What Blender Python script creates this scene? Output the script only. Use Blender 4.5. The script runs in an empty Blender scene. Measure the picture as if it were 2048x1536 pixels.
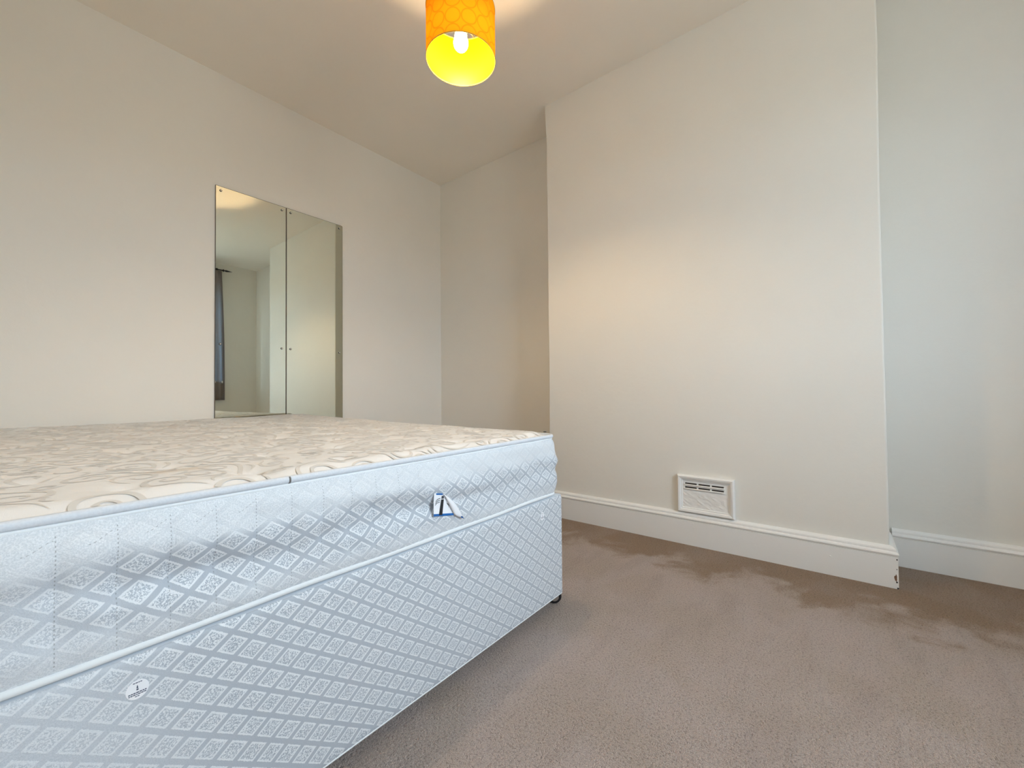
import bpy, bmesh, math, random
from mathutils import Vector, Matrix, noise
random.seed(7)
SC = bpy.context.scene
COL = SC.collection

# ------------------------------------------------------------------ camera
F_PX = 829.62
CAM = Vector((0.0, 0.0, 0.7438))
yaw, pitch, roll = map(math.radians, (51.7519, 1.0391, -0.4961))
fwd = Vector((math.sin(yaw)*math.cos(pitch), math.cos(yaw)*math.cos(pitch), math.sin(pitch)))
right = Vector((math.cos(yaw), -math.sin(yaw), 0))
up = right.cross(fwd)
R_ = right*math.cos(roll) + up*math.sin(roll)
U_ = -right*math.sin(roll) + up*math.cos(roll)
cd = bpy.data.cameras.new('camera')
cd.sensor_fit = 'HORIZONTAL'; cd.sensor_width = 36.0
cd.lens = F_PX/2048*36.0
cd.clip_start = 0.02; cd.clip_end = 60
cam = bpy.data.objects.new('camera', cd); COL.objects.link(cam)
cam.matrix_world = Matrix(((R_.x, U_.x, -fwd.x, CAM.x), (R_.y, U_.y, -fwd.y, CAM.y), (R_.z, U_.z, -fwd.z, CAM.z), (0, 0, 0, 1)))
SC.camera = cam

# ------------------------------------------------------------------ view, world, light
SC.view_settings.view_transform = 'Standard'
SC.view_settings.look = 'None'
SC.view_settings.gamma = 1.0
SC.view_settings.exposure = 0.78
SC.view_settings.use_curve_mapping = False
SC.cycles.use_denoising = True
try:
    SC.cycles.denoiser = 'OPENIMAGEDENOISE'
    SC.cycles.denoising_input_passes = 'RGB_ALBEDO_NORMAL'
except Exception:
    pass
SC.cycles.max_bounces = 14
SC.cycles.diffuse_bounces = 10
SC.cycles.glossy_bounces = 6
SC.cycles.transmission_bounces = 8
SC.cycles.sample_clamp_indirect = 6.0
SC.cycles.caustics_reflective = False
SC.cycles.caustics_refractive = False

SKY_STRENGTH = 12.5
SKY_COLOR = (0.73, 0.86, 1.0)
BULB_STRENGTH = 470.0
BULB_COLOR = (1.0, 0.71, 0.40)

world = bpy.data.worlds.new('overcast_sky'); SC.world = world; world.use_nodes = True
wn = world.node_tree; wn.nodes.clear()
wo = wn.nodes.new('ShaderNodeOutputWorld'); wb = wn.nodes.new('ShaderNodeBackground')
wt = wn.nodes.new('ShaderNodeTexCoord'); ws = wn.nodes.new('ShaderNodeSeparateXYZ'); wr = wn.nodes.new('ShaderNodeValToRGB')
wn.links.new(wt.outputs['Generated'], ws.inputs[0]); wn.links.new(ws.outputs['Z'], wr.inputs[0])
wr.color_ramp.elements[0].position = 0.0; wr.color_ramp.elements[0].color = (0.36, 0.36, 0.33, 1)
wr.color_ramp.elements[1].position = 0.06; wr.color_ramp.elements[1].color = (*SKY_COLOR, 1)
wn.links.new(wr.outputs[0], wb.inputs['Color']); wb.inputs['Strength'].default_value = SKY_STRENGTH
wn.links.new(wb.outputs[0], wo.inputs['Surface'])

# room measures (metres)
H = 2.5
YB, YW = 2.6344, -1.2837       # mirror wall, window wall
XL, XC, XR, XA = -0.32, 2.1177, 2.3779, 2.3902   # left wall, chimney face, recess, alcove
YN, YF = -0.1381, 1.3848       # chimney breast near / far edge
WX0, WX1, WZ0, WZ1 = 0.30, 1.930, 0.92, 2.15      # window opening

pl = bpy.data.lights.new('sky_portal', 'AREA'); pl.shape = 'RECTANGLE'
pl.size = WX1-WX0; pl.size_y = WZ1-WZ0; pl.cycles.is_portal = True
po = bpy.data.objects.new('sky_portal', pl); COL.objects.link(po)
po.location = ((WX0+WX1)/2, YW-0.13, (WZ0+WZ1)/2)
po.rotation_euler = (math.radians(90), 0, 0)     # -Z of the lamp points to +Y

# ------------------------------------------------------------------ node helper
class NT:
    def __init__(s, name):
        s.m = bpy.data.materials.new(name); s.m.use_nodes = True
        s.t = s.m.node_tree; s.t.nodes.clear()
        s.out = s.t.nodes.new('ShaderNodeOutputMaterial')
    def n(s, typ, **kw):
        nd = s.t.nodes.new('ShaderNode'+typ)
        for k, v in kw.items(): setattr(nd, k, v)
        return nd
    def l(s, a, b): s.t.links.new(a, b)
    def val(s, sock, v):
        if hasattr(v, 'is_output'): s.l(v, sock)
        else: sock.default_value = v
    def math(s, op, a, b=None, c=None):
        nd = s.n('Math', operation=op); s.val(nd.inputs[0], a)
        if b is not None: s.val(nd.inputs[1], b)
        if c is not None: s.val(nd.inputs[2], c)
        return nd.outputs[0]
    def step(s, x, lo, hi):
        nd = s.n('MapRange', interpolation_type='SMOOTHSTEP'); s.val(nd.inputs['Value'], x)
        nd.inputs['From Min'].default_value = lo; nd.inputs['From Max'].default_value = hi
        return nd.outputs[0]
    def mix(s, f, a, b):
        nd = s.n('Mix', data_type='RGBA'); s.val(nd.inputs[0], f)
        for i, v in ((6, a), (7, b)):
            if hasattr(v, 'is_output'): s.l(v, nd.inputs[i])
            else: nd.inputs[i].default_value = (*v, 1)
        return nd.outputs[2]
    def noise(s, vec, scale, detail=2, rough=.5, dist=0):
        nd = s.n('TexNoise'); s.l(vec, nd.inputs['Vector']); nd.inputs['Scale'].default_value = scale
        nd.inputs['Detail'].default_value = detail; nd.inputs['Roughness'].default_value = rough
        nd.inputs['Distortion'].default_value = dist
        return nd.outputs[0]
    def coord(s, which='Object'):
        return s.n('TexCoord').outputs[which]
    def scale(s, vec, sc, loc=(0, 0, 0), rot=(0, 0, 0)):
        nd = s.n('Mapping'); s.l(vec, nd.inputs[0]); nd.inputs['Scale'].default_value = sc
        nd.inputs['Location'].default_value = loc; nd.inputs['Rotation'].default_value = rot
        return nd.outputs[0]
    def bump(s, h, strength, dist, normal=None):
        nd = s.n('Bump'); s.l(h, nd.inputs['Height']); nd.inputs['Strength'].default_value = strength
        nd.inputs['Distance'].default_value = dist
        if normal is not None: s.l(normal, nd.inputs['Normal'])
        return nd.outputs[0]
    def bsdf(s, color, rough=.6, metal=0., normal=None, spec=.5, sheen=0.):
        b = s.n('BsdfPrincipled')
        if hasattr(color, 'is_output'): s.l(color, b.inputs['Base Color'])
        else: b.inputs['Base Color'].default_value = (*color, 1)
        s.val(b.inputs['Roughness'], rough); b.inputs['Metallic'].default_value = metal
        s.val(b.inputs['Specular IOR Level'], spec)
        b.inputs['Sheen Weight'].default_value = sheen
        if normal is not None: s.l(normal, b.inputs['Normal'])
        s.l(b.outputs[0], s.out.inputs['Surface'])
        return b

def srgb(r, g, b):
    f = lambda c: (c/255/12.92) if c/255 <= .04045 else ((c/255+.055)/1.055)**2.4
    return (f(r), f(g), f(b))

def plain(name, color, rough=.5, metal=0., spec=.5):
    t = NT(name); t.bsdf(color, rough, metal, spec=spec); return t.m

def wall_paint(name, color):
    t = NT(name); c = t.coord()
    n1 = t.noise(c, 3.0, 3); n2 = t.noise(c, 260.0, 2)
    n3 = t.noise(c, 22.0, 3)
    col = t.mix(t.step(n1, .3, .7), tuple(v*.985 for v in color), color)
    nb = t.bump(n3, .12, .01); nb = t.bump(n2, .10, .0012, nb)
    t.bsdf(col, .62, normal=nb, spec=.25); return t.m

M_WALL = wall_paint('magnolia_wall_paint', (0.80, 0.782, 0.735))
M_CEIL = wall_paint('ceiling_paint', (0.87, 0.825, 0.755))
def gloss_paint():
    t = NT('white_gloss_paint'); c = t.coord()
    W = (0.86, 0.855, 0.84)
    n = t.noise(c, 60.0, 3)
    # bead of knocks and chips close to the chimney corner
    t.bsdf(W, .32, normal=t.bump(n, .12, .003), spec=.5); return t.m
M_GLOSS = gloss_paint()
M_UPVC = plain('white_window_frame', (.82, .83, .84), .35)

def carpet():
    t = NT('taupe_carpet_pile'); c = t.coord()
    fine = t.noise(c, 420.0, 2, .7); mid = t.noise(c, 165.0, 2, .6)
    sv = t.scale(c, (1.2, 5.0, 1.0), rot=(0, 0, math.radians(-38)))
    streak = t.noise(sv, 2.2, 3, .55, .6)
    patch = t.noise(c, 3.4, 4, .6, .4)
    # worn brown strip of pile left along the skirting, ragged edge
    sep = t.n('SeparateXYZ'); t.l(c, sep.inputs[0]); X = sep.outputs[0]; Y = sep.outputs[1]
    d1 = t.math('SUBTRACT', XC-.02, X)                       # distance from chimney skirting
    d = d1                                                   # the alcove floor is worn right across
    wob = t.math('MULTIPLY', t.math('SUBTRACT', t.noise(c, 5.5, 4, .6, .5), .5), .80)
    band = t.math('SUBTRACT', 1.0, t.step(t.math('ADD', d, wob), .16, .36))
    base = t.mix(t.step(patch, .35, .65), srgb(180, 160, 141), srgb(200, 181, 173))
    base = t.mix(t.math('MULTIPLY', t.step(streak, .52, .68), .38), base, srgb(137, 116, 104))
    base = t.mix(t.math('MULTIPLY', band, .92), base, srgb(132, 104, 76))
    blot = t.math('MULTIPLY', t.step(t.noise(c, 8.0, 3, .6, .3), .60, .74), .28)
    base = t.mix(blot, base, srgb(140, 116, 96))
    dark = t.mix(t.step(mid, .30, .52), srgb(92, 74, 64), srgb(212, 192, 181))
    col = t.mix(.42, base, dark)
    spk = t.mix(t.step(fine, .32, .68), srgb(60, 46, 40), srgb(225, 208, 198))
    col = t.mix(.32, col, spk)
    tint = t.mix(t.math('MULTIPLY', band, t.math('ADD', .55, t.math('MULTIPLY', t.step(patch, .3, .6), .45))), (1.0, 1.0, 1.0), (.77, .65, .48))
    mu = t.n('Mix', data_type='RGBA', blend_type='MULTIPLY'); mu.inputs[0].default_value = 1.0; t.l(col, mu.inputs[6]); t.l(tint, mu.inputs[7]); col = mu.outputs[2]
    h = t.math('ADD', t.math('MULTIPLY', fine, .6), mid)
    nb = t.bump(h, 1.0, .009); nb = t.bump(streak, .5, .02, nb)
    t.bsdf(col, .95, normal=nb, spec=.08, sheen=.25); return t.m
M_CARPET = carpet()

def diamond_fabric(name, quilted):
    t = NT(name); uv = t.coord('UV')
    sep = t.n('SeparateXYZ'); t.l(uv, sep.inputs[0]); X, Z = sep.outputs[0], sep.outputs[1]
    jit = t.math('MULTIPLY', t.math('SUBTRACT', t.noise(uv, 420.0, 2), .5), .0022)
    a = t.math('DIVIDE', t.math('ADD', X, jit), .0562); b = t.math('DIVIDE', t.math('ADD', Z, jit), .0413)
    u = t.math('ADD', t.math('ADD', a, b), -.245+.0); v = t.math('SUBTRACT', t.math('SUBTRACT', a, b), -.46)
    fu = t.math('ABSOLUTE', t.math('SUBTRACT', t.math('FRACT', t.math('ADD', u, 40.0)), .5))
    fv = t.math('ABSOLUTE', t.math('SUBTRACT', t.math('FRACT', t.math('ADD', v, 40.0)), .5))
    d = t.math('MAXIMUM', fu, fv)
    gap = t.step(d, .375, .40)
    inner = t.math('SUBTRACT', 1.0, t.step(d, .295, .325))
    sp = t.step(t.noise(uv, 430.0, 2, .6, .8), .465, .55)
    thread = t.noise(t.scale(uv, (300., 1500., 1.)), 1.0, 2)
    sheen_fade = t.math('SUBTRACT', 1.0, t.step(t.math('ADD', X, t.math('MULTIPLY', Z, .35)), .16, .36))  # satin's view-dependent sheen painted in: paler, flatter pattern towards the left
    white = (0.80, 0.82, 0.845); grey = (0.46, 0.495, 0.545)
    cin = t.mix(sp, (0.40, 0.44, .495), white)
    col = t.mix(inner, white, cin)
    col = t.mix(gap, col, grey)
    flat = t.mix(t.step(t.noise(uv, 520., 2, .6), .4, .62), (.62, .655, .70), (.74, .765, .80))
    col = t.mix(t.math('MULTIPLY', sheen_fade, .55), col, flat)
    if quilted:
        # the pattern washes out where the damask is stretched over the upper edge
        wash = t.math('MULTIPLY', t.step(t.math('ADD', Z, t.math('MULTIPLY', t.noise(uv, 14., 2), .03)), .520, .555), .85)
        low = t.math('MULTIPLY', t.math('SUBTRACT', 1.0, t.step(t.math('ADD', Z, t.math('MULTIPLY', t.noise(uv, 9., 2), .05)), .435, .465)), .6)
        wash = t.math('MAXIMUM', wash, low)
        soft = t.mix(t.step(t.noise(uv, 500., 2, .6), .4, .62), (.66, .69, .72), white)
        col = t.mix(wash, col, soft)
        # stitched quilting rows
        q = t.math('FRACT', t.math('ADD', t.math('DIVIDE', t.math('SUBTRACT', X, .055), .0565), 40.5))
        near = t.math('SUBTRACT', 1.0, t.step(t.math('ABSOLUTE', t.math('SUBTRACT', q, .5)), .006, .014))
        dash = t.math('LESS_THAN', t.math('FRACT', t.math('DIVIDE', Z, .0055)), .42)
        vis = t.math('MULTIPLY', t.step(Z, .40, .41), t.math('SUBTRACT', 1.0, t.step(Z, .568, .574)))
        arc_ = t.math('MULTIPLY', t.math('COSINE', t.math('MULTIPLY', q, 6.28318)), -.006)
        nearz = t.math('LESS_THAN', t.math('ABSOLUTE', t.math('SUBTRACT', t.math('SUBTRACT', Z, arc_), .558)), .0006)
        dashx = t.math('MULTIPLY', t.math('LESS_THAN', t.math('FRACT', t.math('DIVIDE', X, .0052)), .45), t.math('MULTIPLY', t.math('LESS_THAN', q, .47), t.math('LESS_THAN', X, .30)))
        lim = t.math('LESS_THAN', X, .62)
        st = t.math('MULTIPLY', t.math('MULTIPLY', near, dash), t.math('MULTIPLY', vis, lim))
        st = t.math('MAXIMUM', st, t.math('MULTIPLY', t.math('MULTIPLY', nearz, dashx), t.math('MULTIPLY', lim, .8)))
        col = t.mix(t.math('MULTIPLY', st, .55), col, (.16, .17, .18))
    rough = t.math('ADD', .42, t.math('MULTIPLY', gap, .14))
    h = t.math('ADD', t.math('MULTIPLY', t.math('SUBTRACT', 1.0, gap), 1.0), t.math('MULTIPLY', sp, .6))
    h = t.math('ADD', h, t.math('MULTIPLY', thread, .5))
    t.bsdf(col, rough, normal=t.bump(h, .28, .0014), spec=.32, sheen=.15)
    return t.m
M_DIVAN = diamond_fabric('silver_diamond_damask', False)
M_BORDER = diamond_fabric('quilted_diamond_damask', True)

def damask_base():
    t = NT('cream_damask_ground'); c = t.coord()
    th = t.noise(t.scale(c, (900, 250, 1)), 1.0, 2)
    stain = t.step(t.noise(c, 3.2, 4, .6, .5), .55, .72)
    col = t.mix(t.math('MULTIPLY', stain, .30), (0.83, 0.81, 0.785), (0.70, 0.65, 0.58))
    # one long tea-coloured mark
    v = t.scale(c, (1.0, 1.0, 1.0), loc=(-.215, -.96, 0))
    v = t.scale(v, (13.0, 26.0, 1.0), rot=(0, 0, math.radians(24)))
    ln = t.n('VectorMath', operation='LENGTH'); 
    sx = t.n('SeparateXYZ'); t.l(v, sx.inputs[0]); cx = t.n('CombineXYZ'); t.l(sx.outputs[0], cx.inputs[0]); t.l(sx.outputs[1], cx.inputs[1])
    t.l(cx.outputs[0], ln.inputs[0])
    mk = t.math('MULTIPLY', t.math('SUBTRACT', 1.0, t.step(ln.outputs['Value'], .3, 1.1)), .55)
    col = t.mix(mk, col, (0.58, .46, .30))
    t.bsdf(col, .55, normal=t.bump(th, .15, .001), spec=.3, sheen=.2); return t.m
M_TOP = damask_base()
def scroll_weave():
    t = NT('grey_beige_scroll_weave'); t.bsdf((.70, .668, .625), .55, spec=.3, sheen=.2); return t.m
M_SCROLL = scroll_weave()
def piping():
    t = NT('pale_blue_piping_tape'); c = t.coord()
    n = t.noise(c, 300.0, 2)
    t.bsdf(t.mix(n, (.60, .63, .68), (.76, .79, .83)), .6, normal=t.bump(n, .3, .001), spec=.3); return t.m
M_PIPE = piping()
M_PIPE_W = plain('white_piping_tape', (.80, .82, .83), .6)
def mirror_mat():
    t = NT('silvered_glass'); b = t.bsdf((.80, .855, .775), .0, metal=1.0); return t.m
M_MIRROR = mirror_mat()
M_MEDGE = plain('dark_mirror_edge', (.10, .075, .055), .4)
M_CHROME = plain('chrome', (.75, .74, .72), .15, metal=1.0)
M_RUBBER = plain('black_rubber', (.012, .012, .014), .35)
M_DARKM = plain('dark_metal', (.02, .02, .022), .4)
M_STEEL = plain('bright_steel', (.7, .71, .74), .22, metal=1.0)
M_LABEL = plain('white_label', (.90, .90, .93), .5)
M_INK = plain('label_ink', (.06, .07, .12), .6)
M_BLACK = plain('black_print', (.015, .015, .018), .5)
M_BLUE = plain('blue_print', (.01, .13, .42), .5)
M_WOOD = plain('bare_wood_chip', (.20, .11, .07), .8)
M_CAP = plain('white_plastic', (.78, .77, .74), .4)

def shade_mat():
    t = NT('yellow_fabric_shade'); uv = t.coord('UV')
    sep = t.n('SeparateXYZ'); t.l(uv, sep.inputs[0])
    P = .785398/14
    fx = t.math('SUBTRACT', t.math('FRACT', t.math('ADD', t.math('DIVIDE', sep.outputs[0], P), .25)), .5)
    fz = t.math('SUBTRACT', t.math('FRACT', t.math('ADD', t.math('DIVIDE', t.math('SUBTRACT', sep.outputs[1], .002), P), .5)), .5)
    r = t.math('SQRT', t.math('ADD', t.math('MULTIPLY', fx, fx), t.math('MULTIPLY', fz, fz)))
    ring = t.math('SUBTRACT', 1.0, t.step(t.math('ABSOLUTE', t.math('SUBTRACT', r, .46)), .018, .045))
    geo = t.n('NewGeometry').outputs['Backfacing']
    outc = t.mix(t.math('MULTIPLY', ring, .45), (0.95, 0.42, 0.012), (0.55, 0.22, 0.01))
    inc = (0.28, 0.165, 0.001)
    dc = t.mix(geo, outc, inc)
    tc = t.mix(t.math('MULTIPLY', ring, .9), (0.95, 0.215, 0.002), (0.55, 0.09, 0.001))
    df = t.n('BsdfDiffuse'); t.l(dc, df.inputs[0]); tr = t.n('BsdfTranslucent'); t.l(tc, tr.inputs[0])
    mx = t.n('MixShader'); mx.inputs[0].default_value = .040; t.l(df.outputs[0], mx.inputs[1]); t.l(tr.outputs[0], mx.inputs[2])
    # satin plastic liner on the inside
    gl = t.n('BsdfGlossy'); gl.inputs['Color'].default_value = (1.0, .80, .12, 1); gl.inputs['Roughness'].default_value = .42
    m2 = t.n('MixShader'); t.l(t.math('MULTIPLY', geo, .05), m2.inputs[0]); t.l(mx.outputs[0], m2.inputs[1]); t.l(gl.outputs[0], m2.inputs[2])
    t.l(m2.outputs[0], t.out.inputs['Surface']); return t.m
M_SHADE = shade_mat()
def emis(name, col, st):
    t = NT(name); e = t.n('Emission'); e.inputs[0].default_value = (*col, 1); e.inputs[1].default_value = st
    t.l(e.outputs[0], t.out.inputs['Surface']); return t.m
M_BULB = emis('lit_bulb', BULB_COLOR, BULB_STRENGTH)
def curtain_mat():
    t = NT('grey_brown_curtain_cloth'); c = t.coord()
    n = t.noise(t.scale(c, (200, 200, 60)), 1.0, 2)
    col = t.mix(n, (.30, .245, .22), (.42, .36, .34))
    df = t.n('BsdfDiffuse'); t.l(col, df.inputs[0]); tr = t.n('BsdfTranslucent'); tr.inputs[0].default_value = (.36, .42, .50, 1)
    mx = t.n('MixShader'); mx.inputs[0].default_value = .42; t.l(df.outputs[0], mx.inputs[1]); t.l(tr.outputs[0], mx.inputs[2])
    t.l(mx.outputs[0], t.out.inputs['Surface']); return t.m
M_CURT = curtain_mat()
def glass():
    t = NT('window_glass'); g = t.n('BsdfTransparent'); g.inputs[0].default_value = (.96, .98, .98, 1)
    gl = t.n('BsdfGlossy'); gl.inputs['Roughness'].default_value = 0.02
    mx = t.n('MixShader'); mx.inputs[0].default_value = .05
    t.l(g.outputs[0], mx.inputs[1]); t.l(gl.outputs[0], mx.inputs[2]); t.l(mx.outputs[0], t.out.inputs['Surface']); return t.m
M_GLASS = glass()

# ------------------------------------------------------------------ mesh helpers
def link(name, verts, faces, mats, parent=None, smooth=False, fmat=None, uvs=None):
    me = bpy.data.meshes.new(name); me.from_pydata([tuple(v) for v in verts], [], faces)
    for m in (mats if isinstance(mats, (list, tuple)) else [mats]): me.materials.append(m)
    if fmat:
        for i, p in enumerate(me.polygons): p.material_index = fmat[i]
    if uvs is not None:
        ul = me.uv_layers.new(name='UVMap')
        for lp in me.loops: ul.data[lp.index].uv = uvs[lp.vertex_index]
    for p in me.polygons: p.use_smooth = smooth
    me.update()
    o = bpy.data.objects.new(name, me); COL.objects.link(o)
    if parent: o.parent = parent
    return o

def bobj(name, bm, mats, parent=None, smooth=False, recalc=True):
    if recalc: bmesh.ops.recalc_face_normals(bm, faces=bm.faces)
    me = bpy.data.meshes.new(name); bm.to_mesh(me); bm.free()
    for m in (mats if isinstance(mats, (list, tuple)) else [mats]): me.materials.append(m)
    for p in me.polygons: p.use_smooth = smooth
    o = bpy.data.objects.new(name, me); COL.objects.link(o)
    if parent: o.parent = parent
    return o

def box(bm, x0, x1, y0, y1, z0, z1, mi=0):
    vs = [bm.verts.new((x, y, z)) for x in (x0, x1) for y in (y0, y1) for z in (z0, z1)]
    for f in ((0, 1, 3, 2), (4, 6, 7, 5), (0, 4, 5, 1), (2, 3, 7, 6), (0, 2, 6, 4), (1, 5, 7, 3)):
        bm.faces.new([vs[i] for i in f]).material_index = mi
    return vs

def bevel_all(bm, w, seg=2):
    bmesh.ops.bevel(bm, geom=list(bm.edges), offset=w, segments=seg, profile=.5, affect='EDGES', clamp_overlap=True)

def prism(bm, poly, z0, z1, mi=0):
    """poly: list of (x, y) counter-clockwise."""
    a = [bm.verts.new((x, y, z0)) for x, y in poly]; b = [bm.verts.new((x, y, z1)) for x, y in poly]
    n = len(poly)
    bm.faces.new(a[::-1]).material_index = mi; bm.faces.new(b).material_index = mi
    for i in range(n): bm.faces.new((a[i], a[(i+1) % n], b[(i+1) % n], b[i])).material_index = mi

def tube(bm, pts, r, seg=10, closed=False, rz=None, mi=0):
    """sweep an ellipse (r horizontal, rz vertical) along pts."""
    rings = []; n = len(pts)
    for i, p in enumerate(pts):
        p = Vector(p)
        a = Vector(pts[(i-1) % n] if (closed or i) else pts[0]); b = Vector(pts[(i+1) % n] if (closed or i < n-1) else pts[-1])
        t = (b-a).normalized(); ref = Vector((0, 0, 1)) if abs(t.z) < .9 else Vector((1, 0, 0))
        s = t.cross(ref).normalized(); u = s.cross(t).normalized()
        rr = r[i] if isinstance(r, (list, tuple)) else r; vz = rz if rz else rr
        rings.append([bm.verts.new(p + s*rr*math.cos(2*math.pi*k/seg) + u*vz*math.sin(2*math.pi*k/seg)) for k in range(seg)])
    m = n if closed else n-1
    for i in range(m):
        A, B = rings[i], rings[(i+1) % n]
        for k in range(seg): bm.faces.new((A[k], A[(k+1) % seg], B[(k+1) % seg], B[k])).material_index = mi
    if not closed:
        bm.faces.new(rings[0][::-1]).material_index = mi; bm.faces.new(rings[-1]).material_index = mi

def lathe(bm, prof, c=(0, 0, 0), axis='z', seg=24, mi=0):
    c = Vector(c); rings = []
    for r, h in prof:
        ring = []
        for k in range(seg):
            a = 2*math.pi*k/seg; p, q = r*math.cos(a), r*math.sin(a)
            v = {'z': (p, q, h), 'y': (p, h, q), 'x': (h, p, q)}[axis]
            ring.append(bm.verts.new(c+Vector(v)))
        rings.append(ring)
    for A, B in zip(rings, rings[1:]):
        for k in range(seg): bm.faces.new((A[k], A[(k+1) % seg], B[(k+1) % seg], B[k])).material_index = mi
    bm.faces.new(rings[0][::-1]).material_index = mi; bm.faces.new(rings[-1]).material_index = mi

def empty(name, loc=(0, 0, 0)):
    o = bpy.data.objects.new(name, None); COL.objects.link(o); o.location = loc; o.empty_display_size = .1; return o
def tag(o, label, cat, group=None):
    o['label'] = label; o['category'] = cat
    if group: o['group'] = group
    return o
def struct(o, label=None):
    o['kind'] = 'structure'
    if label: o['label'] = label
    return o

# ------------------------------------------------------------------ room shell
T = .2
bm = bmesh.new(); box(bm, XL-T, XA+T, YW-.3, YB+T, -.15, 0)
struct(bobj('floor', bm, M_CARPET), 'taupe pile carpet, worn brown along the skirting')
bm = bmesh.new(); box(bm, XL-T, XA+T, YW-.3, YB+T, H, H+.15)
struct(bobj('ceiling', bm, M_CEIL), 'plain off-white painted ceiling')
bm = bmesh.new(); box(bm, XL-T, XA+T, YB, YB+T, 0, H)
struct(bobj('wall_back', bm, M_WALL), 'cream wall behind the head of the bed, carrying the mirrors')
bm = bmesh.new(); box(bm, XL-T, XL, YW, YB, 0, H)
struct(bobj('wall_left', bm, M_WALL), 'cream wall beside the bed')
# right wall: recess plane beyond the breast and alcove plane before it
bm = bmesh.new()
prism(bm, [(XA, YW), (XA+T, YW), (XA+T, YB), (XR, YB), (XR, (YF+YN)/2), (XA, (YF+YN)/2)], 0, H)
struct(bobj('wall_right', bm, M_WALL), 'off-white wall either side of the chimney breast')
# chimney breast with softly rounded arrises, slightly uneven left one
bm = bmesh.new()
r = .007
def arc(cx, cy, a0, a1, n=4): return [(cx+r*math.cos(math.radians(a0+(a1-a0)*i/n)), cy+r*math.sin(math.radians(a0+(a1-a0)*i/n))) for i in range(n+1)]
poly = [(XR+.005, YN)] + [(XR+.005, YF)] + arc(XC+r, YF-r, 90, 180) + arc(XC+r, YN+r, 180, 270)
zs = [0, .3, .6, .9, 1.2, 1.5, 1.8, 2.05, 2.2, 2.3, 2.36, 2.42, 2.47, H]
def wobble(z, far): 
    n = noise.noise(Vector((z*1.7, 3.1 if far else 8.2, 0)))*.004
    if far and z > 2.25: n += .010*min(1, (z-2.25)/.2)
    return n
rings = []
for z in zs:
    ring = []
    for x, y in poly:
        if x < XR:
            y2 = y + wobble(z, y > .5)
        else: y2 = y
        ring.append(bm.verts.new((x, y2, z)))
    rings.append(ring)
n = len(poly)
for A, B in zip(rings, rings[1:]):
    for k in range(n): bm.faces.new((A[k], A[(k+1) % n], B[(k+1) % n], B[k]))
bm.faces.new(rings[0]); bm.faces.new(rings[-1])
struct(bobj('wall_chimney_breast', bm, M_WALL), 'cream chimney breast projecting from the right wall')

# window wall with opening and reveal
bm = bmesh.new(); YO = YW-.3
box(bm, XL-T, WX0, YO, YW, 0, H); box(bm, WX1, XA+T, YO, YW, 0, H)
box(bm, WX0, WX1, YO, YW, 0, WZ0); box(bm, WX0, WX1, YO, YW, WZ1, H)
struct(bobj('wall_front', bm, M_WALL), 'wall with the window, behind the camera')
win = struct(empty('window_1', ((WX0+WX1)/2, YW-.16, WZ0)), 'white framed window seen in the mirror')
def P_(o, par): o.parent = par; o.matrix_parent_inverse = Matrix.Translation(-par.location); return o
bm = bmesh.new()
fy0, fy1 = YW-.20, YW-.14; fw = .05
e_ = .0005
box(bm, WX0+e_, WX0+fw, fy0, fy1, WZ0+e_, WZ1-e_); box(bm, WX1-fw, WX1-e_, fy0, fy1, WZ0+e_, WZ1-e_)
box(bm, WX0+fw, WX1-fw, fy0, fy1, WZ0+e_, WZ0+fw); box(bm, WX0+fw, WX1-fw, fy0, fy1, WZ1-fw, WZ1-e_)
xm = (WX0+WX1)/2
box(bm, xm-.035, xm+.035, fy0, fy1, WZ0+fw, WZ1-fw)
box(bm, WX0+fw, xm-.035, fy0, fy1, 1.72, 1.77); box(bm, xm+.035, WX1-fw, fy0, fy1, 1.72, 1.77)
P_(bobj('window_frame', bm, M_UPVC), win)
bm = bmesh.new(); box(bm, WX0+fw, WX1-fw, YW-.172, YW-.168, WZ0+fw, WZ1-fw)
P_(bobj('window_pane', bm, M_GLASS), win)
bm = bmesh.new(); box(bm, WX0-.04, WX1+.04, YW+.0005, YW+.05, WZ0-.03, WZ0-.001); bevel_all(bm, .006)
P_(bobj('window_sill', bm, M_GLOSS), win)

# ------------------------------------------------------------------ skirting boards
PROF = [(0, 0), (.0215, 0), (.0215, .1165), (.0190, .1172), (.0190, .1192), (.0232, .1205), (.0248, .126), (.0225, .131), (.0175, .1335), (.0165, .136), (.0175, .139), (.0165, .144), (.011, .1485), (.0045, .151), (0, .152)]
def skirting(name, path, nsign, prof=PROF, label=None):
    """path: wall line points; nsign: outward offset side (left-hand = +1)."""
    bm = bmesh.new(); pts = [Vector((x, y)) for x, y in path]; rows = []
    for i, p in enumerate(pts):
        ns = []
        if i: d = (p-pts[i-1]).normalized(); ns.append(Vector((-d.y, d.x))*nsign)
        if i < len(pts)-1: d = (pts[i+1]-p).normalized(); ns.append(Vector((-d.y, d.x))*nsign)
        m = ns[0] if len(ns) == 1 else (ns[0]+ns[1])/(1+ns[0].dot(ns[1]))
        rows.append([bm.verts.new((p.x+m.x*o, p.y+m.y*o, z)) for o, z in prof])
    k = len(prof)
    for A, B in zip(rows, rows[1:]):
        for j in range(k): bm.faces.new((A[j], A[(j+1) % k], B[(j+1) % k], B[j]))
    bm.faces.new(rows[0]); bm.faces.new(rows[-1][::-1])
    return struct(bobj(name, bm, M_GLOSS), label)
e = .001
ch = skirting('baseboard_chimney', [(XR-e, YF+e), (XC-e, YF+e), (XC-e, YN-e), (XA-.003, YN-e)], -1, label='white moulded skirting wrapped round the chimney breast')
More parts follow.
